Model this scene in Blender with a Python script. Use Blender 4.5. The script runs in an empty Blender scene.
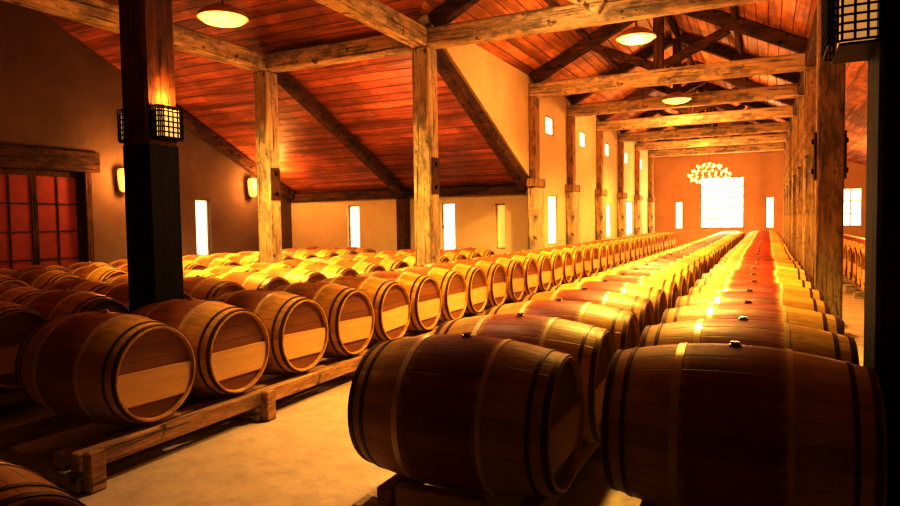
import bpy, bmesh, math, random
from mathutils import Vector, Matrix
random.seed(7)
S = bpy.context.scene
C = S.collection
PI = math.pi
S.view_settings.view_transform = 'Standard'
S.view_settings.look = 'None'
S.view_settings.exposure = 0.36
S.view_settings.gamma = 0.66

# ------------------------------------------------------------------ node helpers
def mk(name):
    m = bpy.data.materials.new(name); m.use_nodes = True
    nt = m.node_tree
    return m, nt, nt.nodes['Principled BSDF']
def put(nt, sock, v):
    if isinstance(v, bpy.types.NodeSocket): nt.links.new(v, sock)
    else: sock.default_value = v
def mth(nt, op, a, b=None, c=None):
    n = nt.nodes.new('ShaderNodeMath'); n.operation = op
    put(nt, n.inputs[0], a)
    if b is not None: put(nt, n.inputs[1], b)
    if c is not None: put(nt, n.inputs[2], c)
    return n.outputs[0]
def mixc(nt, f, a, b, mode='MIX'):
    n = nt.nodes.new('ShaderNodeMix'); n.data_type = 'RGBA'; n.blend_type = mode
    put(nt, n.inputs[0], f)
    put(nt, n.inputs[6], a if isinstance(a, bpy.types.NodeSocket) else (*a, 1))
    put(nt, n.inputs[7], b if isinstance(b, bpy.types.NodeSocket) else (*b, 1))
    return n.outputs[2]
def objco(nt):
    return nt.nodes.new('ShaderNodeTexCoord').outputs['Object']
def sep(nt, v):
    n = nt.nodes.new('ShaderNodeSeparateXYZ'); nt.links.new(v, n.inputs[0]); return n.outputs
def comb(nt, x, y, z):
    n = nt.nodes.new('ShaderNodeCombineXYZ')
    put(nt, n.inputs[0], x); put(nt, n.inputs[1], y); put(nt, n.inputs[2], z); return n.outputs[0]
def mapping(nt, v, scale):
    n = nt.nodes.new('ShaderNodeMapping'); nt.links.new(v, n.inputs[0]); n.inputs['Scale'].default_value = scale
    return n.outputs[0]
def noise(nt, v, scale, detail=4, rough=.6):
    n = nt.nodes.new('ShaderNodeTexNoise'); nt.links.new(v, n.inputs['Vector'])
    n.inputs['Scale'].default_value = scale; n.inputs['Detail'].default_value = detail; n.inputs['Roughness'].default_value = rough
    return n.outputs['Fac']
def white(nt, v):
    n = nt.nodes.new('ShaderNodeTexWhiteNoise'); n.noise_dimensions = '3D'; nt.links.new(v, n.inputs['Vector']); return n.outputs['Value']
def rng(nt, v, a, b, c=0.0, d=1.0):
    n = nt.nodes.new('ShaderNodeMapRange'); put(nt, n.inputs[0], v)
    for i, x in enumerate((a, b, c, d)): n.inputs[i+1].default_value = x
    return n.outputs[0]
def bump(nt, bs, h, strength, dist=.01):
    n = nt.nodes.new('ShaderNodeBump'); nt.links.new(h, n.inputs['Height'])
    n.inputs['Strength'].default_value = strength; n.inputs['Distance'].default_value = dist
    nt.links.new(n.outputs[0], bs.inputs['Normal'])
def orand(nt):
    return nt.nodes.new('ShaderNodeObjectInfo').outputs['Random']

def stave_mat(name, light, dark, stain):
    m, nt, b = mk(name)
    co = objco(nt); x, y, z = sep(nt, co)
    oi = nt.nodes.new('ShaderNodeObjectInfo'); r = oi.outputs['Random']
    ox = sep(nt, oi.outputs['Location'])[0]
    s = mth(nt, 'MULTIPLY', mth(nt, 'ARCTAN2', z, y), 26/(2*PI))
    idx = mth(nt, 'FLOOR', s); fr = mth(nt, 'SUBTRACT', s, idx)
    w = white(nt, comb(nt, idx, mth(nt, 'MULTIPLY', r, 31.0), 0.5))
    gap = rng(nt, mth(nt, 'ABSOLUTE', mth(nt, 'SUBTRACT', fr, .5)), .465, .497)
    g = noise(nt, mapping(nt, co, (2.2, 26, 26)), 2.0, 6)
    v = mth(nt, 'ADD', mth(nt, 'MULTIPLY', w, .55), mth(nt, 'MULTIPLY', rng(nt, g, .25, .75), .45))
    v = mth(nt, 'MULTIPLY', v, rng(nt, r, 0, 1, .7, 1.1))
    col = mixc(nt, v, dark, light)
    n2 = noise(nt, co, 7.0, 3)
    ax = mth(nt, 'ADD', mth(nt, 'ABSOLUTE', x), mth(nt, 'MULTIPLY', mth(nt, 'SUBTRACT', g, .5), .06))
    mask = rng(nt, ax, .188, .155)
    # barrels left of the aisle are only faintly stained
    mask = mth(nt, 'MULTIPLY', mask, rng(nt, ox, -2.6, -2.4, .62, 1.0))
    st = mixc(nt, v, [c*.55 for c in stain], stain)
    col = mixc(nt, mth(nt, 'MULTIPLY', mask, rng(nt, n2, .2, .65, .72, .97)), col, st)
    col = mixc(nt, mth(nt, 'MULTIPLY', rng(nt, n2, .5, .74), .4), col, (.16, .06, .02))
    col = mixc(nt, mth(nt, 'MULTIPLY', gap, .55), col, (.03, .012, .005))
    nt.links.new(col, b.inputs['Base Color'])
    put(nt, b.inputs['Roughness'], rng(nt, g, .2, .8, .36, .56))
    bump(nt, b, mth(nt, 'SUBTRACT', mth(nt, 'MULTIPLY', g, .6), gap), .5, .005)
    return m

def head_mat(name, light, dark):
    m, nt, b = mk(name)
    co = objco(nt); x, y, z = sep(nt, co); r = orand(nt)
    s = mth(nt, 'MULTIPLY', mth(nt, 'ADD', z, 1.0), 11.0)
    idx = mth(nt, 'FLOOR', s); fr = mth(nt, 'SUBTRACT', s, idx)
    w = white(nt, comb(nt, idx, mth(nt, 'MULTIPLY', r, 17.0), 1.5))
    gap = rng(nt, mth(nt, 'ABSOLUTE', mth(nt, 'SUBTRACT', fr, .5)), .46, .495)
    g = noise(nt, mapping(nt, co, (20, 2.5, 26)), 2.0, 6)
    v = mth(nt, 'ADD', mth(nt, 'MULTIPLY', w, .5), mth(nt, 'MULTIPLY', g, .5))
    col = mixc(nt, v, dark, light)
    col = mixc(nt, mth(nt, 'MULTIPLY', gap, .7), col, (.04, .015, .006))
    nt.links.new(col, b.inputs['Base Color']); b.inputs['Roughness'].default_value = .55
    bump(nt, b, mth(nt, 'SUBTRACT', g, gap), .3, .004)
    return m

def panel_mat(name, light, dark):
    m, nt, b = mk(name)
    co = objco(nt); r = orand(nt)
    g = noise(nt, mapping(nt, co, (6, 2.0, 22)), 2.0, 4)
    t = mth(nt, 'ADD', mth(nt, 'MULTIPLY', rng(nt, g, .3, .7), .6), mth(nt, 'MULTIPLY', r, .4))
    nt.links.new(mixc(nt, t, dark, light), b.inputs['Base Color']); b.inputs['Roughness'].default_value = .5
    bump(nt, b, g, .1, .003)
    return m

def wood_mat(name, light, dark, axis, rough=.8, patch=.72):
    # rough-sawn timber: long streaks, dark weathering patches, checks along the grain, knots
    m, nt, b = mk(name)
    co = objco(nt); sc = [10, 10, 10]; sc['XYZ'.index(axis)] = .9
    g = noise(nt, mapping(nt, co, sc), 1.6, 9, .75)
    sc2 = [4.5, 4.5, 4.5]; sc2['XYZ'.index(axis)] = 2.2
    bl = noise(nt, mapping(nt, co, sc2), 1.0, 8, .75)
    sc3 = [40, 40, 40]; sc3['XYZ'.index(axis)] = 1.2
    ck = noise(nt, mapping(nt, co, sc3), 1.0, 4, .6)
    kn = noise(nt, co, 6.5, 2, .5)
    col = mixc(nt, rng(nt, g, .32, .64), dark, light)
    pc = [dark[0]*.42, dark[1]*.50, dark[2]*.85]
    col = mixc(nt, mth(nt, 'MULTIPLY', rng(nt, bl, .47, .60), patch), col, pc)
    col = mixc(nt, mth(nt, 'MULTIPLY', rng(nt, ck, .58, .66), .75), col, [c*.15 for c in dark])
    col = mixc(nt, mth(nt, 'MULTIPLY', rng(nt, kn, .66, .72), .85), col, [c*.2 for c in dark])
    nt.links.new(col, b.inputs['Base Color']); b.inputs['Roughness'].default_value = rough
    bump(nt, b, mth(nt, 'SUBTRACT', mth(nt, 'ADD', g, bl), mth(nt, 'MULTIPLY', rng(nt, ck, .58, .68), .6)), 1.0, .03)
    return m

def plank_mat(name, axis, width, light, dark):
    m, nt, b = mk(name)
    co = objco(nt); xyz = sep(nt, co)
    i = 'XYZ'.index(axis); j = 1 - i
    s = mth(nt, 'DIVIDE', xyz[i], width)
    idx = mth(nt, 'FLOOR', s); fr = mth(nt, 'SUBTRACT', s, idx)
    o = white(nt, comb(nt, idx, 3.3, 1.1))
    l = mth(nt, 'FLOOR', mth(nt, 'ADD', mth(nt, 'DIVIDE', xyz[j], 2.2), mth(nt, 'MULTIPLY', o, 7)))
    w = white(nt, comb(nt, idx, l, 2.0))
    sc = [.8, .8, .8]; sc[i] = 14
    g = noise(nt, mapping(nt, co, sc), 1.5, 8, .7)
    st = noise(nt, mapping(nt, co, [q*.45 for q in sc]), 1.0, 5, .7)
    big = noise(nt, co, .8, 6, .7)
    gap = rng(nt, mth(nt, 'ABSOLUTE', mth(nt, 'SUBTRACT', fr, .5)), .45, .495)
    v = mth(nt, 'ADD', mth(nt, 'MULTIPLY', mth(nt, 'POWER', w, 1.3), .6), mth(nt, 'MULTIPLY', rng(nt, g, .3, .7), .5))
    col = mixc(nt, v, dark, light)
    col = mixc(nt, mth(nt, 'MULTIPLY', rng(nt, st, .46, .60), .7), col, [q*.42 for q in dark])
    col = mixc(nt, mth(nt, 'MULTIPLY', rng(nt, big, .45, .60), .65), col, [q*.45 for q in dark])
    col = mixc(nt, mth(nt, 'MULTIPLY', gap, .7), col, (.012, .004, .002))
    nt.links.new(col, b.inputs['Base Color']); b.inputs['Roughness'].default_value = .5
    bump(nt, b, mth(nt, 'SUBTRACT', mth(nt, 'ADD', mth(nt, 'MULTIPLY', g, .5), mth(nt, 'MULTIPLY', w, .5)), gap), .8, .02)
    return m

def plaster_mat(name, a, c):
    m, nt, b = mk(name)
    co = objco(nt); n1 = noise(nt, co, 1.1, 6, .65); n2 = noise(nt, co, 22, 5)
    col = mixc(nt, rng(nt, n1, .3, .7), a, c)
    col = mixc(nt, mth(nt, 'MULTIPLY', n2, .3), col, [q*.5 for q in c])
    nt.links.new(col, b.inputs['Base Color']); b.inputs['Roughness'].default_value = .9
    bump(nt, b, n2, .3, .01)
    return m

def floor_mat():
    m, nt, b = mk('concrete floor')
    co = objco(nt); n1 = noise(nt, co, .9, 6); n2 = noise(nt, co, 5, 7, .72); n3 = noise(nt, co, 60, 3)
    col = mixc(nt, rng(nt, n1, .3, .7), (.62, .48, .32), (.76, .61, .43))
    col = mixc(nt, mth(nt, 'MULTIPLY', rng(nt, n2, .42, .68), .5), col, (.35, .25, .16))
    col = mixc(nt, mth(nt, 'MULTIPLY', n3, .2), col, (.25, .17, .11))
    nt.links.new(col, b.inputs['Base Color'])
    put(nt, b.inputs['Roughness'], rng(nt, n2, .3, .7, .45, .8))
    bump(nt, b, mth(nt, 'ADD', n3, n2), .2, .006)
    return m

def plain(name, col, rough=.5, metal=0.0, var=.25, scale=9):
    m, nt, b = mk(name)
    n = noise(nt, objco(nt), scale, 4)
    c = mixc(nt, mth(nt, 'MULTIPLY', n, var*2), col, [q*.3 for q in col])
    nt.links.new(c, b.inputs['Base Color']); b.inputs['Roughness'].default_value = rough; b.inputs['Metallic'].default_value = metal
    return m

def glow(name, col, strength):
    m, nt, b = mk(name)
    n = noise(nt, objco(nt), 2.0, 2)
    b.inputs['Base Color'].default_value = (*col, 1)
    b.inputs['Emission Color'].default_value = (*col, 1)
    put(nt, b.inputs['Emission Strength'], rng(nt, n, .2, .8, strength*.85, strength*1.1))
    return m

M = {}
M['stave'] = stave_mat('oak staves with stained middle', (.95, .63, .165), (.52, .26, .05), (.44, .035, .020))
M['head'] = head_mat('oak head boards', (.38, .16, .052), (.22, .08, .026))
M['bar'] = panel_mat('pale oak panel', (.84, .58, .24), (.68, .42, .15))
M['iron'] = plain('dark iron hoop', (.17, .085, .038), .45, .35)
M['band'] = plain('pale hoop', (.98, .84, .50), .30, .25, .1)
M['steel'] = plain('steel bung', (.75, .72, .66), .25, .9, .1)
for ax in 'XYZ':
    M['timber'+ax] = wood_mat('weathered timber '+ax, (.93, .77, .51), (.57, .41, .22), ax)
    M['dark'+ax] = wood_mat('dark timber '+ax, (.22, .095, .037), (.07, .03, .012), ax)
M['warm'] = wood_mat('warm brown timber', (.68, .44, .20), (.36, .20, .08), 'Z')
M['brown'] = wood_mat('brown timber', (.42, .18, .065), (.13, .05, .02), 'Z', .6)
M['mid'] = wood_mat('right side weathered timber', (.78, .58, .32), (.42, .27, .12), 'Z')
M['black'] = wood_mat('shade-dark timber', (.030, .013, .008), (.014, .007, .005), 'Z', .65)  # timber out of the light, its shade put into the colour
M['rail'] = wood_mat('orange rail timber', (.82, .50, .21), (.48, .24, .09), 'Y', .7, .4)
M['wingroof'] = plank_mat('wing roof boards', 'Y', .19, (.78, .29, .15), (.33, .10, .055))
M['naveroof'] = plank_mat('nave roof boards', 'X', .19, (.94, .45, .17), (.46, .165, .062))
M['plaster'] = plaster_mat('cream plaster', (.92, .82, .59), (.80, .66, .43))
M['plasterfar'] = plaster_mat('peach plaster', (.82, .55, .32), (.68, .42, .23))
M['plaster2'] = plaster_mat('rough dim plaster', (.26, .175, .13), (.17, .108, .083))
M['plaster3'] = plaster_mat('dark plaster', (.10, .06, .045), (.06, .036, .028))
M['floor'] = floor_mat()
M['mesh'] = plain('black wire', (.03, .022, .018), .5, .6)
M['brass'] = plain('aged brass wire', (.55, .33, .10), .4, .6)
M['bulb'] = glow('warm bulb', (1, .56, .13), 2.4)
M['wallglow'] = glow('wall light glass', (1, .52, .14), 1.25)
M['candle'] = glow('chandelier bulb', (1, .68, .28), 2.0)
M['liner'] = glow('sconce liner', (1, .62, .24), 1.0)
M['dimliner'] = glow('dim sconce liner', (1, .54, .18), .55)
M['shade'] = plain('enamel shade', (.7, .45, .2), .35, .2)
M['day'] = glow('daylight pane', (1, .90, .66), 1.6)
M['dimday'] = glow('dim daylight pane', (1, .62, .2), .6)
M['dayfar'] = glow('bright daylight pane', (1, .94, .74), 1.5)
M['red'] = plain('red curtain', (.56, .13, .15), .8, 0, .35, 5)

# ------------------------------------------------------------------ mesh helpers
def finish(name, bm, mat, parent=None, smooth=False):
    bmesh.ops.recalc_face_normals(bm, faces=bm.faces[:])
    if smooth:
        for f in bm.faces: f.smooth = True
        for e in bm.edges:
            if e.calc_face_angle(0) > .6: e.smooth = False
    me = bpy.data.meshes.new(name); bm.to_mesh(me); bm.free()
    for mm in (mat if isinstance(mat, (list, tuple)) else [mat]): me.materials.append(mm)
    o = bpy.data.objects.new(name, me); C.objects.link(o)
    if parent: o.parent = parent
    return o
def hexa(bm, pts, bev=0):
    v = [bm.verts.new(p) for p in pts]
    fs = [bm.faces.new([v[i] for i in q]) for q in ((0,1,2,3),(7,6,5,4),(0,4,5,1),(1,5,6,2),(2,6,7,3),(3,7,4,0))]
    if bev:
        bmesh.ops.bevel(bm, geom=list({e for f in fs for e in f.edges}), offset=bev, segments=1, affect='EDGES', profile=.5)
def box(bm, x0, x1, y0, y1, z0, z1, bev=0):
    hexa(bm, [(x0,y0,z0),(x1,y0,z0),(x1,y1,z0),(x0,y1,z0),(x0,y0,z1),(x1,y0,z1),(x1,y1,z1),(x0,y1,z1)], bev)
def beam(bm, p0, p1, w, h, bev=.012, up=(0,0,1)):
    p0 = Vector(p0); p1 = Vector(p1); d = (p1-p0).normalized()
    u = Vector(up)
    if abs(d.dot(u)) > .99: u = Vector((0,1,0))
    s = d.cross(u).normalized()*w/2; t = s.cross(d).normalized()*h/2
    hexa(bm, [p0-s-t, p0+s-t, p0+s+t, p0-s+t, p1-s-t, p1+s-t, p1+s+t, p1-s+t], bev)
def lathe(bm, prof, axis='X', seg=44, cen=(0,0,0), close=False, mi=0):
    rings = []
    for a, r in prof:
        ring = []
        for k in range(seg):
            t = 2*PI*k/seg
            p = (a, r*math.cos(t), r*math.sin(t)) if axis == 'X' else (r*math.cos(t), r*math.sin(t), a)
            ring.append(bm.verts.new((p[0]+cen[0], p[1]+cen[1], p[2]+cen[2])))
        rings.append(ring)
    n = len(rings)
    for i in range(n if close else n-1):
        A, B = rings[i], rings[(i+1) % n]
        for k in range(seg):
            f = bm.faces.new([A[k], A[(k+1) % seg], B[(k+1) % seg], B[k]]); f.material_index = mi
    return rings
def cap(bm, ring, mi=0):
    f = bm.faces.new(ring); f.material_index = mi
def disc(bm, x0, x1, r, axis='X', seg=44, cen=(0,0,0), mi=0):
    R = lathe(bm, [(x0, r), (x1, r)], axis, seg, cen, False, mi); cap(bm, R[0], mi); cap(bm, R[1], mi)
def tube(bm, p0, p1, r, seg=8):
    p0 = Vector(p0); p1 = Vector(p1); d = (p1-p0).normalized()
    u = Vector((0,0,1)) if abs(d.z) < .9 else Vector((1,0,0))
    s = d.cross(u).normalized(); t = s.cross(d)
    A = [bm.verts.new(p0+(s*math.cos(2*PI*k/seg)+t*math.sin(2*PI*k/seg))*r) for k in range(seg)]
    B = [bm.verts.new(p1+(s*math.cos(2*PI*k/seg)+t*math.sin(2*PI*k/seg))*r) for k in range(seg)]
    for k in range(seg): bm.faces.new([A[k], A[(k+1) % seg], B[(k+1) % seg], B[k]])
    bm.faces.new(A); bm.faces.new(B)
def sphere(bm, c, r, sz=1.0):
    bmesh.ops.create_uvsphere(bm, u_segments=10, v_segments=8, radius=r, matrix=Matrix.Translation(c) @ Matrix.Diagonal((1,1,sz,1)))
def prism(bm, pts, off, mi=0):
    a = [bm.verts.new(p) for p in pts]; b = [bm.verts.new(Vector(p)+Vector(off)) for p in pts]
    n = len(a); fs = [bm.faces.new(a), bm.faces.new(b[::-1])]
    for i in range(n): fs.append(bm.faces.new([a[i], b[i], b[(i+1) % n], a[(i+1) % n]]))
    for f in fs: f.material_index = mi
def tag(o, label, cat, group=None, kind=None):
    o['label'] = label; o['category'] = cat
    if group: o['group'] = group
    if kind: o['kind'] = kind
    return o
def thing(name, label, cat, loc=(0,0,0), group=None):
    o = bpy.data.objects.new(name, None); o.empty_display_size = .1; C.objects.link(o); o.location = loc
    return tag(o, label, cat, group)
def struct(name, bm, mat, label, cat, smooth=False):
    return tag(finish(name, bm, mat, None, smooth), label, cat, None, 'structure')
def dup(root, loc, label, group=None, rot=None):
    r = root.copy(); C.objects.link(r); r.location = loc; r['label'] = label
    if group: r['group'] = group
    if rot is not None: r.rotation_euler = rot
    for ch in root.children:
        c = ch.copy(); C.objects.link(c); c.parent = r
        for g in ch.children:
            d = g.copy(); C.objects.link(d); d.parent = c
    return r

# ------------------------------------------------------------------ dimensions
XL, XP, XR, XW, XG = -4.5, -4.62, .70, -7.68, -11.1   # nave wall face, left posts, right posts, wing posts, wing gable wall
YB, YF, Y0 = 13.4, 30.0, -.8                  # wing back wall, far wall, wall behind the viewer
ZT0, ZT1 = 4.0, 4.28                          # tie beams
ZE, XN, SN = 4.4, -1.9, .5                    # nave eave height, ridge x, slope
SW, ZW, YR = .455, 2.2, 6.3                   # wing slope, eave height, ridge y
def zw(y): return ZW + (YB-y)*SW if y > YR else ZW + (y-Y0)*SW
def zn(x): return ZE + SN*(x+4.65) if x < XN else ZE + SN*(2.75) - SN*(x-XN)
TY = [3.82, 8.7, 13.2, 16.1, 19.2, 22.3, 25.4, 28.5]

# ------------------------------------------------------------------ setting
bm = bmesh.new(); box(bm, -11.5, 5.4, -1.2, 30.5, -.2, 0)
struct('floor', bm, M['floor'], 'pale stained concrete cellar floor under the barrels', 'floor')

def wall(bm, axis, t0, t1, u0, u1, z0, z1, holes):
    us = sorted({u0, u1, *[h[0] for h in holes], *[h[1] for h in holes]})
    zs = sorted({z0, z1, *[h[2] for h in holes], *[h[3] for h in holes]})
    for a, b in zip(us, us[1:]):
        for c, d in zip(zs, zs[1:]):
            mu, mz = (a+b)/2, (c+d)/2
            if any(h[0] < mu < h[1] and h[2] < mz < h[3] for h in holes): continue
            if axis == 'X': box(bm, t0, t1, a, b, c, d)
            else: box(bm, a, b, t0, t1, c, d)
wn = [0]
def window(axis, tm, h, pane, cols, rows, label, fm='timberZ', f=.03, br=.015):
    wn[0] += 1
    u0, u1, z0, z1 = h
    def bx(bm, a, b, c, d, lo, hi):
        if axis == 'X': box(bm, lo, hi, a, b, c, d)
        else: box(bm, a, b, lo, hi, c, d)
    bm = bmesh.new(); lo, hi = tm-.04, tm+.04
    bx(bm, u0, u0+f, z0, z1, lo, hi); bx(bm, u1-f, u1, z0, z1, lo, hi)
    bx(bm, u0+f, u1-f, z0, z0+f, lo, hi); bx(bm, u0+f, u1-f, z1-f, z1, lo, hi)
    o = struct('window_%d' % wn[0], bm, M[fm], label, 'window')
    for k in range(1, cols):
        u = u0+(u1-u0)*k/cols; bm = bmesh.new(); bx(bm, u-br, u+br, z0+f, z1-f, tm-.03, tm+.03); finish('glazing_bar', bm, M[fm], o)
    for k in range(1, rows):
        z = z0+(z1-z0)*k/rows; bm = bmesh.new(); bx(bm, u0+f, u1-f, z-br, z+br, tm-.031, tm+.031); finish('glazing_bar', bm, M[fm], o)
    bm = bmesh.new(); bx(bm, u0+f, u1-f, z0+f, z1-f, tm-.012, tm+.012)
    finish('pane', bm, M[pane], o)
    return o

# wing gable wall (left), cut round the slit window and the door
slitL = (10.25, 10.68, .75, 2.0)
bm = bmesh.new()
wall(bm, 'X', XG-.3, XG, Y0, YB, 0, 2.2, [slitL, (5.95, 7.85, 0, 2.2)])
prism(bm, [(XG, Y0, 2.2), (XG, 5.95, 2.2), (XG, 5.95, zw(5.95)), (XG, Y0, 2.2001)], (-.3, 0, 0))
prism(bm, [(XG, 5.95, 2.55), (XG, 7.85, 2.55), (XG, 7.85, zw(7.85)), (XG, YR, zw(YR)), (XG, 5.95, zw(5.95))], (-.3, 0, 0))
prism(bm, [(XG, 7.85, 2.2), (XG, YB, 2.2), (XG, YB, 2.2001), (XG, 7.85, zw(7.85))], (-.3, 0, 0))
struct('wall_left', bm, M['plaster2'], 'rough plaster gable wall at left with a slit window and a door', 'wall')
window('X', XG-.12, slitL, 'day', 1, 1, 'tall slit window in the left gable wall beside the door')

# door
bm = bmesh.new()
box(bm, XG-.28, XG+.03, 5.95, 6.08, 0, 2.42, .01); box(bm, XG-.28, XG+.03, 7.72, 7.85, 0, 2.42, .01)
d1 = struct('door_1', bm, M['darkZ'], 'dark timber door with red curtained panes in the left wall', 'door')
bm = bmesh.new(); box(bm, XG-.28, XG+.08, 5.8, 8.0, 2.42, 2.78, .015); finish('lintel', bm, M['darkY'], d1)
for a, b in ((6.08, 6.9), (6.9, 7.72)):
    bm = bmesh.new()
    box(bm, XG-.2, XG-.14, a+.005, a+.05, 0, 2.41); box(bm, XG-.2, XG-.14, b-.05, b-.005, 0, 2.41)
    box(bm, XG-.2, XG-.14, a+.05, b-.05, 0, .4); box(bm, XG-.2, XG-.14, a+.05, b-.05, 2.32, 2.41)
    leaf = finish('door_leaf', bm, M['darkZ'], d1)
    bm = bmesh.new(); box(bm, XG-.18, XG-.165, a+.05, b-.05, .4, 2.32); pn = finish('curtained_pane', bm, M['red'], leaf)
    bm = bmesh.new()
    box(bm, XG-.195, XG-.145, (a+b)/2-.013, (a+b)/2+.013, .4, 2.32)
    for k in range(1, 4): box(bm, XG-.194, XG-.146, a+.05, b-.05, .4+1.92*k/4-.013, .4+1.92*k/4+.013)
    finish('glazing_bars', bm, M['darkZ'], leaf)

# wing back wall
bh = [(-9.36, -9.0, .74, 1.86), (-6.76, -6.4, .74, 1.86), (-5.42, -5.18, .8, 1.8)]
bm = bmesh.new(); wall(bm, 'Y', YB, YB+.3, XG-.3, XL-.3, 0, ZW-.02, bh)
struct('wall_back', bm, M['plaster'], 'low plaster back wall of the side wing with slit windows', 'wall')
for h, t in zip(bh, ('leftmost', 'middle', 'rightmost dim')):
    window('Y', YB+.12, h, 'dimday' if 'dim' in t else 'day', 1, 1, '%s slit window of the three in the low back wall of the wing' % t)
bm = bmesh.new(); box(bm, XG, XL-.2, YB-.16, YB, ZW-.2, ZW-.01, .01)
struct('trim_1', bm, M['darkX'], 'dark wall plate along the top of the low back wall', 'beam')

# nave left wall with clerestory
nh = [(14.4, 15.1, .85, 2.0, 'slit window low in the nave wall in the nearest bay'),
      (20.4, 21.1, .85, 1.9, 'slit window low in the nave wall in the third bay'),
      (22.8, 24.9, .85, 2.05, 'broad bright window low in the far part of the nave wall'),
      (14.25, 14.9, 3.37, 3.8, 'nearest small high window in the upper nave wall'),
      (17.25, 17.9, 3.37, 3.8, 'second small high window in the upper nave wall'),
      (20.25, 20.9, 3.37, 3.8, 'third small high window in the upper nave wall'),
      (23.35, 24.0, 3.37, 3.8, 'fourth small high window in the upper nave wall'),
      (26.45, 27.1, 3.37, 3.8, 'farthest small high window in the upper nave wall')]
bm = bmesh.new(); wall(bm, 'X', XL-.3, XL, YB, YF, 0, ZE+.05, [h[:4] for h in nh])
Y1 = YB-(ZE-ZW)/SW
prism(bm, [(XL, Y1, ZE+.05), (XL, Y1, zw(Y1)), (XL, YB, ZW), (XL, YB, ZE+.05)], (-.3, 0, 0))
Y2 = Y0+(ZE-ZW)/SW
prism(bm, [(XL, Y2, ZE+.05), (XL, Y2, zw(Y2)), (XL, Y0, ZW), (XL, Y0, ZE+.05)], (-.3, 0, 0))
struct('wall_nave', bm, M['plaster'], 'tall cream plaster wall with small high windows left of the nave', 'wall')
for h in nh: window('X', XL-.05, h[:4], 'day', 1, 1, h[4])

# far wall
fh = [(-2.6, -.85, .95, 3.15), (-3.62, -3.3, .95, 2.15), (-.05, .27, .95, 2.25), (2.2, 3.35, 1.0, 2.5)]
bm = bmesh.new(); wall(bm, 'Y', YF, YF+.3, XL-.3, 5.3, 0, 4.4, fh)
prism(bm, [(-4.65, YF, 4.4), (.85, YF, 4.4), (XN, YF, zn(XN))], (0, .3, 0))
struct('wall_far', bm, M['plasterfar'], 'warm lit plaster end wall at the far end of the nave', 'wall')
window('Y', YF+.1, fh[0], 'dayfar', 4, 5, 'large glaring window in the middle of the far end wall', 'timberZ', .05, .014)
window('Y', YF+.1, fh[1], 'day', 1, 1, 'narrow window left of the large window on the far wall')
window('Y', YF+.1, fh[2], 'day', 1, 1, 'narrow window right of the large window on the far wall')
window('Y', YF+.1, fh[3], 'day', 3, 3, 'window on the far wall behind the right-hand posts')

bm = bmesh.new(); wall(bm, 'X', 5.0, 5.3, Y0, YF, 0, 2.7, [])
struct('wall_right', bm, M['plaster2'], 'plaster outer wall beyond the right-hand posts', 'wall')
bm = bmesh.new(); wall(bm, 'Y', Y0-.3, Y0, XG-.3, 5.3, 0, 2.2, []); wall(bm, 'Y', Y0-.3, Y0, XL-.3, 5.3, 2.2, 4.4, [])
prism(bm, [(-4.65, Y0, 4.4), (.85, Y0, 4.4), (XN, Y0, zn(XN))], (0, -.3, 0))
struct('wall_front', bm, M['plaster3'], 'dark plaster end wall opposite the large window', 'wall')

# roofs
T = .07
bm = bmesh.new()
XV = -4.65+(zw(YR)-ZE)/SN
up = (0, 0, T)
prism(bm, [(XG-.3, YB+.3, zw(YB)-.3*SW), (-4.65, YB+.3, zw(YB)-.3*SW), (-4.65, Y1, ZE), (XV, YR, zw(YR)), (XG-.3, YR, zw(YR))], up)
prism(bm, [(XG-.3, Y0-.3, ZW-.3*SW), (-4.65, Y0-.3, ZW-.3*SW), (-4.65, Y2, ZE), (XV, YR, zw(YR)), (XG-.3, YR, zw(YR))], up)
struct('ceiling_wing', bm, M['wingroof'], 'sloping red plank ceiling over the side wing at left', 'ceiling')
bm = bmesh.new()
zr = zn(XN)
prism(bm, [(-4.85, Y1, ZE-.1), (-4.85, YF+.3, ZE-.1), (XN, YF+.3, zr), (XN, YR, zr), (XV, YR, zw(YR)), (-4.65, Y1, ZE)], up)
prism(bm, [(-4.85, Y2, ZE-.1), (-4.85, Y0-.3, ZE-.1), (XN, Y0-.3, zr), (XN, YR, zr), (XV, YR, zw(YR)), (-4.65, Y2, ZE)], up)
prism(bm, [(XN, Y0-.3, zr), (XN, YF+.3, zr), (.95, YF+.3, zn(.95)), (.95, Y0-.3, zn(.95))], up)
struct('ceiling', bm, M['naveroof'], 'pitched orange plank ceiling over the nave', 'ceiling')
bm = bmesh.new()
prism(bm, [(.9, Y0-.3, 4.34), (.9, YF+.3, 4.34), (5.3, YF+.3, 2.62), (5.3, Y0-.3, 2.62)], up)
struct('ceiling_right', bm, M['naveroof'], 'lean-to plank ceiling beyond the right-hand posts', 'ceiling')

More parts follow.
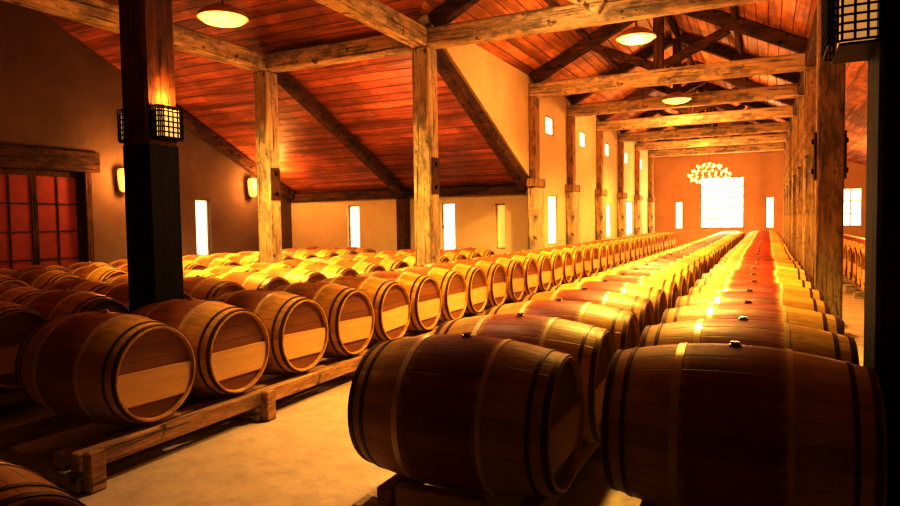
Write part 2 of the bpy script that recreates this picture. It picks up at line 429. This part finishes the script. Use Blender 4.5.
# ------------------------------------------------------------------ timber frame
def post(name, x, y, wx, wy, h, label, group, mat, shaded_h=0, shoe=True, wide=0, bmat='darkZ'):
    t = thing(name, label, 'post', (x, y, 0), group)
    bm = bmesh.new(); box(bm, -wx/2, wx/2, -wy/2, wy/2, 0, h, .022); finish('shaft', bm, mat, t)
    e = .02
    if shaded_h:
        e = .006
        bm = bmesh.new(); box(bm, -wx/2-e, wx/2+e, -wy/2-e, wy/2+e, 0, shaded_h, .02); finish('shaded_shaft', bm, M['black'], t)  # near-black skin stands in for the unlit shaft, not a separate part
    elif shoe:
        bm = bmesh.new(); box(bm, -wx/2-e, wx/2+e, -wy/2-e, wy/2+e, 0, .22, .01); finish('iron_shoe', bm, M['iron'], t)
    if wide:
        for sx in (-1, 1):
            bm = bmesh.new()
            xs = sorted((sx*(wx/2), sx*(wx/2+.025))); box(bm, xs[0], xs[1], -wide, wide, 1.84, 2.38, .006)
            br = finish('iron_bracket', bm, M[bmat], t)
            for z in (1.94, 2.28):
                bm = bmesh.new(); x0, x1 = sorted((sx*(wx/2+.02), sx*(wx/2+.05))); disc(bm, x0, x1, .03, 'X', 12, (0, 0, z)); finish('bolt', bm, M['mesh'], br)
    return t
gp = 'timber posts carrying the roof'
post('timber_post', XP, TY[0], .30, .31, ZT0, 'thick post, brown above and dark with shade below, with wire sconces at left', gp, M['brown'], 2.1)
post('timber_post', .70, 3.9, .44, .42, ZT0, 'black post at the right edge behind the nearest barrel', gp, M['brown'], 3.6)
post('timber_post', XP, TY[1], .29, .29, ZT0, 'pale weathered post where the plank wing ceiling meets the nave', gp, M['timberZ'], 0, True, .11)
post('timber_post', XW, TY[1], .29, .29, ZT0, 'pale weathered post standing among barrels out in the side wing', gp, M['timberZ'], 0, True, .11)
post('timber_post', .645, TY[1], .27, .30, ZT0, 'thick bracketed post beside the right row, next beyond the black post', gp, M['mid'], 0, True, .12, 'darkZ')
post('timber_post', XW, YB-.13, .26, .22, ZW-.21, 'dark short post against the low back wall under the ceiling rafter', gp, M['darkZ'], 0, False)
ordw = ['first','second','third','fourth','fifth','sixth','seventh','eighth','ninth','tenth','eleventh','twelfth','thirteenth','fourteenth','fifteenth','sixteenth','seventeenth','eighteenth','nineteenth','twentieth']
for i, y in enumerate(TY[2:]):
    t = post('timber_post', -4.395, y, .20, .54, 2.12, '%s short thick post along the nave wall, counted from the plank wing ceiling' % ordw[i], 'short posts against the nave wall', M['timberZ'], 0, False)
    bm = bmesh.new(); box(bm, -.10, .11, -.34, .34, 2.12, 2.30, .015); finish('bolster', bm, M['warm'], t)
    bm = bmesh.new(); box(bm, -.10, .05, -.13, .13, 2.30, ZT0, .012); finish('upper_post', bm, M['warm'], t)
    post('timber_post', XR, y, .24, .26, ZT0, 'weathered post in the right-hand line, %s beyond the black post' % ordw[i+1], gp, M['mid'])

for i, y in enumerate(TY):
    lab = 'timber king-post roof truss, %s from the viewer, spanning the nave' % ordw[i]
    t = thing('roof_truss', lab, 'roof truss', (XN, y, ZT0), 'roof trusses over the nave')
    xa, xb = (-4.5-XN, .92-XN)
    bm = bmesh.new(); beam(bm, (xa-(.3 if i < 2 else 0) , 0, .14), (xb, 0, .14), .26, .28, .03); finish('tie_beam', bm, M['timberX'], t)
    off = .135
    for s in (-1, 1):
        x0 = -2.55 if s < 0 else 2.55
        z0 = zn(XN+x0)-ZT0-off
        z1 = zr-ZT0-off-.045
        bm = bmesh.new(); beam(bm, (x0, 0, z0), (s*.09, 0, z1), .2, .22, .015, (0, 0, 1)); finish('principal_rafter', bm, M['darkX'], t)
        bm = bmesh.new()
        pale = i == 1 and s == -1
        if pale: beam(bm, (-.02, -.20, .14), (s*1.25, -.20, zn(XN+s*1.25)-ZT0-.24), .14, .2, .02)
        else: beam(bm, (s*.1, 0, .36), (s*1.25, 0, zn(XN+s*1.25)-ZT0-.27), .15, .15, .01)
        finish('strut', bm, M['timberX' if pale else 'darkX'], t)
    bm = bmesh.new(); box(bm, -.09, .09, -.09, .09, .28, zr-ZT0-.2, .01); finish('king_post', bm, M['darkZ'], t)

# long beams
def lbeam(name, p0, p1, w, h, mat, label, cat='beam', group=None):
    bm = bmesh.new(); p0 = Vector(p0); p1 = Vector(p1); beam(bm, (0,0,0), p1-p0, w, h, .025)
    o = finish(name, bm, mat); o.location = p0
    return tag(o, label, cat, group)
gb = 'long beams on the posts'
lbeam('arcade_beam', (XP, TY[0]+.13, 4.14), (XP, TY[1]-.13, 4.14), .26, .28, M['timberY'], 'beam running from the shaded left post to the pale post', group=gb)
lbeam('arcade_beam', (XW, Y0, 4.14), (XW, TY[1]+.1, 4.14), .28, .28, M['timberY'], 'pale beam across the upper left corner ending on the wing post', group=gb)
lbeam('arcade_beam', (XW+.14, TY[1], 4.14), (XL-.3, TY[1], 4.14), .26, .28, M['timberX'], 'pale cross beam joining the wing post to the nave post', group=gb)
for i, (a, b) in enumerate(zip(TY, TY[1:])):
    lbeam('arcade_beam', (XR, a+.13, 4.14), (XR, b-.13, 4.14), .24, .26, M['darkY'], '%s length of beam along the tops of the right-hand posts' % ordw[i], group=gb)
for x, l in ((XL-.13, 'dark diagonal rafter along the plaster triangle beside the wing ceiling'), (XW, 'dark diagonal rafter under the middle of the wing ceiling'), (XG+.16, 'dark diagonal rafter against the left gable wall')):
    ya = 8.87
    lbeam('wing_rafter', (x, ya, zw(ya)-.14), (x, YB-.17, zw(YB-.17)-.14), .2, .22, M['darkY'], l, 'rafter', 'rafters under the wing ceiling')
for s, l in ((-1, 'left'), (1, 'right')):
    x = XN+s*1.35
    lbeam('purlin', (x, 8.9, zn(x)-.07), (x, YF, zn(x)-.07), .1, .1, M['darkY'], 'long dark purlin under the %s slope of the nave ceiling' % l, 'purlin', 'purlins under the nave ceiling')
lbeam('ridge_beam', (XN, 7.0, zr-.09), (XN, YF, zr-.09), .1, .14, M['darkY'], 'dark ridge beam along the top of the nave ceiling', 'beam')

# ------------------------------------------------------------------ wire sconces
def make_sconce(loc, rot, label, W, H, D, liner, wire='mesh'):
    t = thing('wire_sconce', label, 'sconce', loc, 'wire basket sconces on the posts'); t.rotation_euler = (0, 0, rot)
    bm = bmesh.new(); pts = [(0, -W), (D*.75, -W), (D, -W*.75), (D, W*.75), (D*.75, W), (0, W)]
    n = int(H/.04)+1
    for k in range(n):
        z = H*k/(n-1)
        for a, b in zip(pts, pts[1:]): tube(bm, (*a, z), (*b, z), .006, 5)
    for a, b in zip(pts, pts[1:]):
        m = int(W*1.5/.04) if a[0] == D and b[0] == D else 3
        for k in range(m+1):
            q = (a[0]+(b[0]-a[0])*k/m, a[1]+(b[1]-a[1])*k/m); tube(bm, (*q, 0), (*q, H), .006, 5)
    finish('wire_basket', bm, M[wire], t)
    bm = bmesh.new(); box(bm, 0, .01, -W, W, -.02, H+.02)
    box(bm, .01, D*.8, -W*.95, W*.95, -.02, -.008); finish('back_plate', bm, M['mesh'], t)
    bm = bmesh.new(); box(bm, .012, D*.7, -W*.8, W*.8, .01, H-.02, .005); finish('diffuser', bm, M[liner], t)
    return t
sx = .157
ws = make_sconce((XP+sx, TY[0], 2.14), 0, 'wire basket sconce on the aisle side of the shaded left post', .12, .25, .11, 'liner')
dup(ws, (XP-sx, TY[0], 2.14), 'wire basket sconce on the wall side of the shaded left post', rot=(0, 0, PI))
make_sconce((.473, 3.86, 2.25), PI, 'large wire basket on the black post at the right edge', .22, .56, .21, 'dimliner', 'mesh')

# ------------------------------------------------------------------ wall lights on the left wall
def wall_light(y, label):
    t = thing('wall_light', label, 'wall light', (XG, y, 2.1), 'wall lights on the left wall')
    bm = bmesh.new(); box(bm, 0, .03, -.07, .07, 0, .3, .005); finish('back_plate', bm, M['iron'], t)
    bm = bmesh.new(); R = lathe(bm, [(-.02, .05), (.02, .085), (.2, .11), (.36, .115), (.42, .09)], 'Z', 20, (.15, 0, 0)); cap(bm, R[0]); cap(bm, R[-1]); finish('glass_shade', bm, M['wallglow'], t, True)
    bm = bmesh.new(); tube(bm, (.03, 0, .02), (.12, 0, .02), .012); finish('arm', bm, M['iron'], t)
wall_light(8.42, 'glowing wall light right of the curtained door')
wall_light(11.85, 'glowing wall light between the slit window and the corner')

# ------------------------------------------------------------------ pendant lamps
def pendant(loc, ztop, label):
    t = thing('pendant_lamp', label, 'lamp', loc, 'round pendant lamps')
    bm = bmesh.new(); R = lathe(bm, [(0, .31), (.05, .29), (.13, .17), (.17, .06)], 'Z', 32); cap(bm, R[-1]); lathe(bm, [(0, .31), (.0, .295)], 'Z', 32); finish('lamp_shade', bm, M['shade'], t, True)
    bm = bmesh.new(); R = lathe(bm, [(.01, .29), (-.04, .24), (-.07, .12)], 'Z', 32); cap(bm, R[-1]); finish('diffuser', bm, M['bulb'], t, True)
    bm = bmesh.new(); tube(bm, (0, 0, .16), (0, 0, ztop-loc[2]), .012); finish('rod', bm, M['iron'], t)
pendant((XN, 10.8, 4.30), zr-.15, 'bright round pendant lamp hanging over the near part of the nave')
pendant((XN+.1, 15.1, 4.0), zn(XN+.1)-.01, 'smaller looking bright pendant lamp farther down the nave')
pendant((-6.08, 6.15, 3.98), zw(6.15)-.03, 'bright round pendant lamp at the top left over the side wing')

# chandelier
ZCH = 2.98
t = thing('chandelier', 'glowing multi-bulb chandelier hanging before the large far window', 'chandelier', (-1.98, 26.6, ZCH))
for rr, zz in ((.74, 0), (.45, .26)):
    bm = bmesh.new()
    for k in range(24):
        a, b = 2*PI*k/24, 2*PI*(k+1)/24
        tube(bm, (rr*math.cos(a), rr*math.sin(a), zz), (rr*math.cos(b), rr*math.sin(b), zz), .018, 6)
    finish('hoop_ring', bm, M['brass'], t)
bm = bmesh.new()
for k in range(8):
    a = 2*PI*k/8
    tube(bm, (.74*math.cos(a), .74*math.sin(a), 0), (.45*math.cos(a), .45*math.sin(a), .26), .012, 6)
    tube(bm, (.45*math.cos(a), .45*math.sin(a), .26), (0, 0, .5), .012, 6)
finish('arms', bm, M['brass'], t)
bm = bmesh.new(); tube(bm, (0, 0, .48), (0, 0, zr-.15-ZCH), .008); finish('chain', bm, M['brass'], t)
for n, rr, zz in ((20, .74, .08), (15, .6, .22), (13, .42, .38), (14, .64, -.09), (12, .45, -.2), (6, .2, .46)):
    for k in range(n):
        a = 2*PI*k/n+rr*9
        z = zz+random.uniform(-.04, .04)
        bm = bmesh.new(); sphere(bm, (rr*math.cos(a), rr*math.sin(a), z), .042, 1.35); finish('candle_bulb', bm, M['candle'], t, True)

# ------------------------------------------------------------------ barrels
L, RB, RH = .475, .35, .288
def rad(x): return RB-(RB-RH)*(abs(x)/L)**2
ZC = .2+.327
def prof_body():
    p = [(-L+.035, RH-.02), (-L, RH-.014), (-L, RH-.004), (-L+.006, RH)]
    N = 16
    for k in range(1, N): x = -L+2*L*k/N; p.append((x, rad(x)))
    p += [(L-.006, RH), (L, RH-.004), (L, RH-.014), (L-.035, RH-.02)]
    return p
HO = [(-.47, -.446, 0), (-.40, -.382, 0), (-.214, -.182, 1), (.182, .204, 1), (.382, .40, 0), (.446, .47, 0)]
def prof_hoop(a, b): return [(a, rad(a)+.004), (b, rad(b)+.004), (b, rad(b)-.001), (a, rad(a)-.001)]
def panel_pts(x):
    R = RH-.024; z0, z1 = -.165, .03
    pts = []
    for k in range(11):
        z = z0+(z1-z0)*k/10; pts.append((x, math.sqrt(R*R-z*z), z))
    for k in range(11):
        z = z1-(z1-z0)*k/10; pts.append((x, -math.sqrt(R*R-z*z), z))
    return pts
def make_barrel():
    t = thing('wine_barrel', '', 'barrel', (0, 0, 0))
    bm = bmesh.new(); lathe(bm, prof_body()); finish('staves', bm, M['stave'], t, True)
    for a, b, k in HO:
        bm = bmesh.new(); lathe(bm, prof_hoop(a, b), close=True)
        h = finish('hoop', bm, M['band' if k else 'iron'], t, True)
        if k: h['label'] = 'pale hoop beside the red-stained middle'
    for s in (-1, 1):
        bm = bmesh.new(); disc(bm, s*(L-.05), s*(L-.03), RH-.018); hd = finish('head', bm, M['head'], t, True)
        bm = bmesh.new(); prism(bm, panel_pts(s*(L-.03)), (s*.014, 0, 0)); pb = finish('head_panel', bm, M['bar'], hd)
        pb['label'] = 'broad pale board across the head'
    bm = bmesh.new(); R = lathe(bm, [(RB-.004, .024), (RB+.006, .024), (RB+.008, .017), (RB+.016, .019)], 'Z', 16); cap(bm, R[0]); cap(bm, R[-1]); b = finish('bung', bm, M['steel'], t, True)
    b['label'] = 'silver bung'
    return t
def make_far_barrel():
    bm = bmesh.new(); lathe(bm, prof_body(), seg=32)
    for a, b, k in HO: lathe(bm, prof_hoop(a, b), close=True, seg=32, mi=2 if k else 1)
    for s in (-1, 1):
        disc(bm, s*(L-.05), s*(L-.03), RH-.018, seg=32, mi=3)
        prism(bm, panel_pts(s*(L-.03)), (s*.014, 0, 0), 4)
    o = finish('wine_barrel', bm, [M['stave'], M['iron'], M['band'], M['head'], M['bar']], None, True)
    return tag(o, '', 'barrel')
protoN, protoF = make_barrel(), make_far_barrel()
used = {'N': False, 'F': False}
def place(x, y, label, group, far, z=ZC, tilt=None):
    p, k = (protoF, 'F') if far else (protoN, 'N')
    rot = (random.uniform(-.06, .06), 0, random.uniform(-.012, .012))
    if tilt: rot = tilt
    loc = (x+random.uniform(-.012, .012), y+random.uniform(-.003, .003), z)
    if not used[k]:
        used[k] = True; p.location = loc; p.rotation_euler = rot; p['label'] = label; p['group'] = group; return p
    return dup(p, loc, label, group, rot)

def rack(xc, y0, y1, label, chocks=False, dz=0, wedge=False):
    t = thing('barrel_rack', label, 'barrel rack', (xc, y0, 0), 'low timber racks under the barrel rows')
    for s in (-1, 1):
        bm = bmesh.new(); box(bm, s*.33-.04, s*.33+.04, 0, y1-y0, .1+dz, .2+dz, .008); finish('rail', bm, M['rail'], t)
    if chocks:   # continuous fascia board along the aisle
        bm = bmesh.new(); box(bm, .435, .50, .0, y1-y0, .1, .21, .008); finish('edge_rail', bm, M['rail'], t)
    if wedge:
        bm = bmesh.new(); box(bm, -.26, .16, -.02, .05, .1+dz, .245, .008); b = finish('wedge_block', bm, M['bar'], t); b['label'] = 'pale timber block under the front barrel'
    y = .06
    while y < y1-y0-.1:
        bm = bmesh.new(); box(bm, -.5, .52, y-.08, y+.05, 0, .1+dz, .008); finish('sleeper', bm, M['timberX'], t)
        if chocks and y < 12:
            bm = bmesh.new(); box(bm, .52, .585, y-.05, y+.05, 0, .22, .01); finish('chock', bm, M['rail'], t)
        y += 1.36
SP = .71
rows = [  # x centre, first y, count, phrase, group, lift, rack overhang
    (-.1, 2.82, 36, 'row beside the right posts', 'barrels in the row beside the right-hand posts', .03, .2),
    (-1.23, 2.71, 36, 'row right of the aisle', 'barrels in the row right of the aisle', .015, .24),
    (-3.80, 2.74, 36, 'row left of the aisle', 'barrels in the row left of the aisle', 0, .55),
    (-5.45, 2.9, 14, 'second row left of the aisle', 'barrels in the second row left of the aisle', 0, .4),
    (-6.5, 3.0, 14, 'third row left of the aisle', 'barrels in the third row left of the aisle', 0, .4),
    (-8.5, 3.9, 13, 'fourth row left of the aisle', 'barrels in the fourth row left of the aisle', 0, .4),
    (-9.6, 4.6, 12, 'fifth row left of the aisle', 'barrels in the fifth row left of the aisle', 0, .4),
    (1.85, 12.0, 16, 'row behind the right posts', 'barrels behind the right-hand posts', 0, .4),
]
for ri, (x, y0, n, ph, gr, dz, ov) in enumerate(rows):
    rack(x, y0-ov, y0+SP*(n-1)+.4, 'low timber rack of rails under the barrel '+ph, ri == 2, dz, ri == 1)
    for i in range(n):
        y = y0+SP*i
        if ri == 0 and i == 0: lab = 'big red-banded oak barrel at lower right with a silver bung, nearest in its row'
        elif ri == 1 and i == 0: lab = 'big red-banded oak barrel at bottom centre, nearest in the row right of the aisle'
        elif ri == 2 and i == 0: lab = 'oak barrel nearest the viewer in the row left of the aisle'
        elif i < 20: lab = 'oak barrel with a reddish middle, %s from the front, %s' % (ordw[i], ph)
        else: lab = 'tiny distant oak barrel past the twentieth, %s' % ph
        tl = (0, 0, 0) if i == 0 and ri < 2 else None
        place(x, y, lab, gr, y > 16 or ri == 7, ZC+dz, tl)
# lone barrel in the lower left corner, on the floor
place(-2.40, 1.07, 'dark oak barrel cut off by the lower left corner, standing alone on the floor', 'barrels in the lower left corner', False, .355)

# ------------------------------------------------------------------ lights
def point(loc, w, col=(1, .55, .17), r=.12):
    l = bpy.data.lights.new('lamp or fill light', 'POINT'); l.energy = w; l.color = col; l.shadow_soft_size = r
    o = bpy.data.objects.new('lamp_or_fill_light', l); o.location = loc; C.objects.link(o); return o
def spot(loc, target, w, size, col, blend=.5, r=.2):
    l = bpy.data.lights.new('lamp or fill spot', 'SPOT'); l.energy = w; l.color = col; l.shadow_soft_size = r
    l.spot_size = math.radians(size); l.spot_blend = blend
    o = bpy.data.objects.new('lamp_or_fill_spot', l); o.location = loc
    o.rotation_euler = (Vector(target)-Vector(loc)).to_track_quat('-Z', 'Y').to_euler(); C.objects.link(o); return o
def area(loc, rot, sx, sy, w, col):
    l = bpy.data.lights.new('window light', 'AREA'); l.shape = 'RECTANGLE'; l.size = sx; l.size_y = sy; l.energy = w; l.color = col
    o = bpy.data.objects.new('window_light', l); o.location = loc; o.rotation_euler = rot; C.objects.link(o); return o
OR = (1, .56, .19)
YE = (1, .70, .20)
for y, z, w in ((10.8, 4.2, 1400), (15.1, 3.88, 540), (19.5, 4.2, 720), (24.6, 4.2, 350)): spot((XN, y, z), (XN, y+.4, 0), w, 138, YE, .6)  # farther two have no pendant, added downlights for the distant barrel tops
spot((-1.0, 6.4, 4.1), (-1.0, 6.1, 0), 1150, 96, YE, .5)  # added spot without a fixture, brightens the middle of the right rows
spot((-2.5, 4.6, 4.3), (-2.45, 3.3, 0), 400, 46, (1, .72, .38), .6, .1)
spot((-6.1, 6.1, 3.86), (-6.3, 8.1, 0), 1350, 112, YE, .7)
spot((-8.8, 9.6, 3.3), (-8.7, 9.4, 0), 560, 114, YE, .6)  # extra spot with no lamp of its own, added for the wing barrel tops
for y, w in ((10.8, 145), (17.9, 180), (24.0, 130)): point((XN, y, 3.75), w, OR, .2)  # added fill for the nave ceiling, no fittings at these points
point((-2.2, 7.6, 3.7), 50, (1, .66, .28), .25)  # added crossing fill without a fitting, lifts the nave timbers
point((-5.8, 9.8, 2.8), 62, (1, .56, .24), .2)  # added uplight for the wing ceiling, no fitting here
point((-6.1, 6.1, 3.5), 28, OR, .2)
point((3.0, 13.5, 2.4), 240, OR, .2)
point((3.0, 24, 2.2), 190, OR, .2)
point((-1.98, 26.6, 2.3), 95, (1, .56, .20), .3)
for y in (8.42, 11.85): point((XG+.6, y, 2.35), 80, (1, .54, .16), .12)
for x, y in ((XP+.25, TY[0]), (XP-.25, TY[0])): point((x, y, 2.47), 8, (1, .44, .12), .04)
area((-1.72, 29.9, 2.05), (-PI/2, 0, 0), 1.7, 2.2, 190, (1, .80, .46))

w = bpy.data.worlds.new('world'); S.world = w; w.use_nodes = True
bg = w.node_tree.nodes['Background']; bg.inputs[0].default_value = (1, .6, .3, 1); bg.inputs[1].default_value = .03

# ------------------------------------------------------------------ camera
cd = bpy.data.cameras.new('camera'); cd.lens = 26; cd.sensor_width = 36; cd.clip_end = 200
cam = bpy.data.objects.new('camera', cd); C.objects.link(cam)
cam.location = (0, 0, 1.42)
cam.rotation_euler = (Matrix.Rotation(math.radians(26), 3, 'Z') @ Matrix.Rotation(PI/2-math.radians(2.75), 3, 'X') @ Matrix.Rotation(math.radians(-.9), 3, 'Z')).to_euler()
S.camera = cam
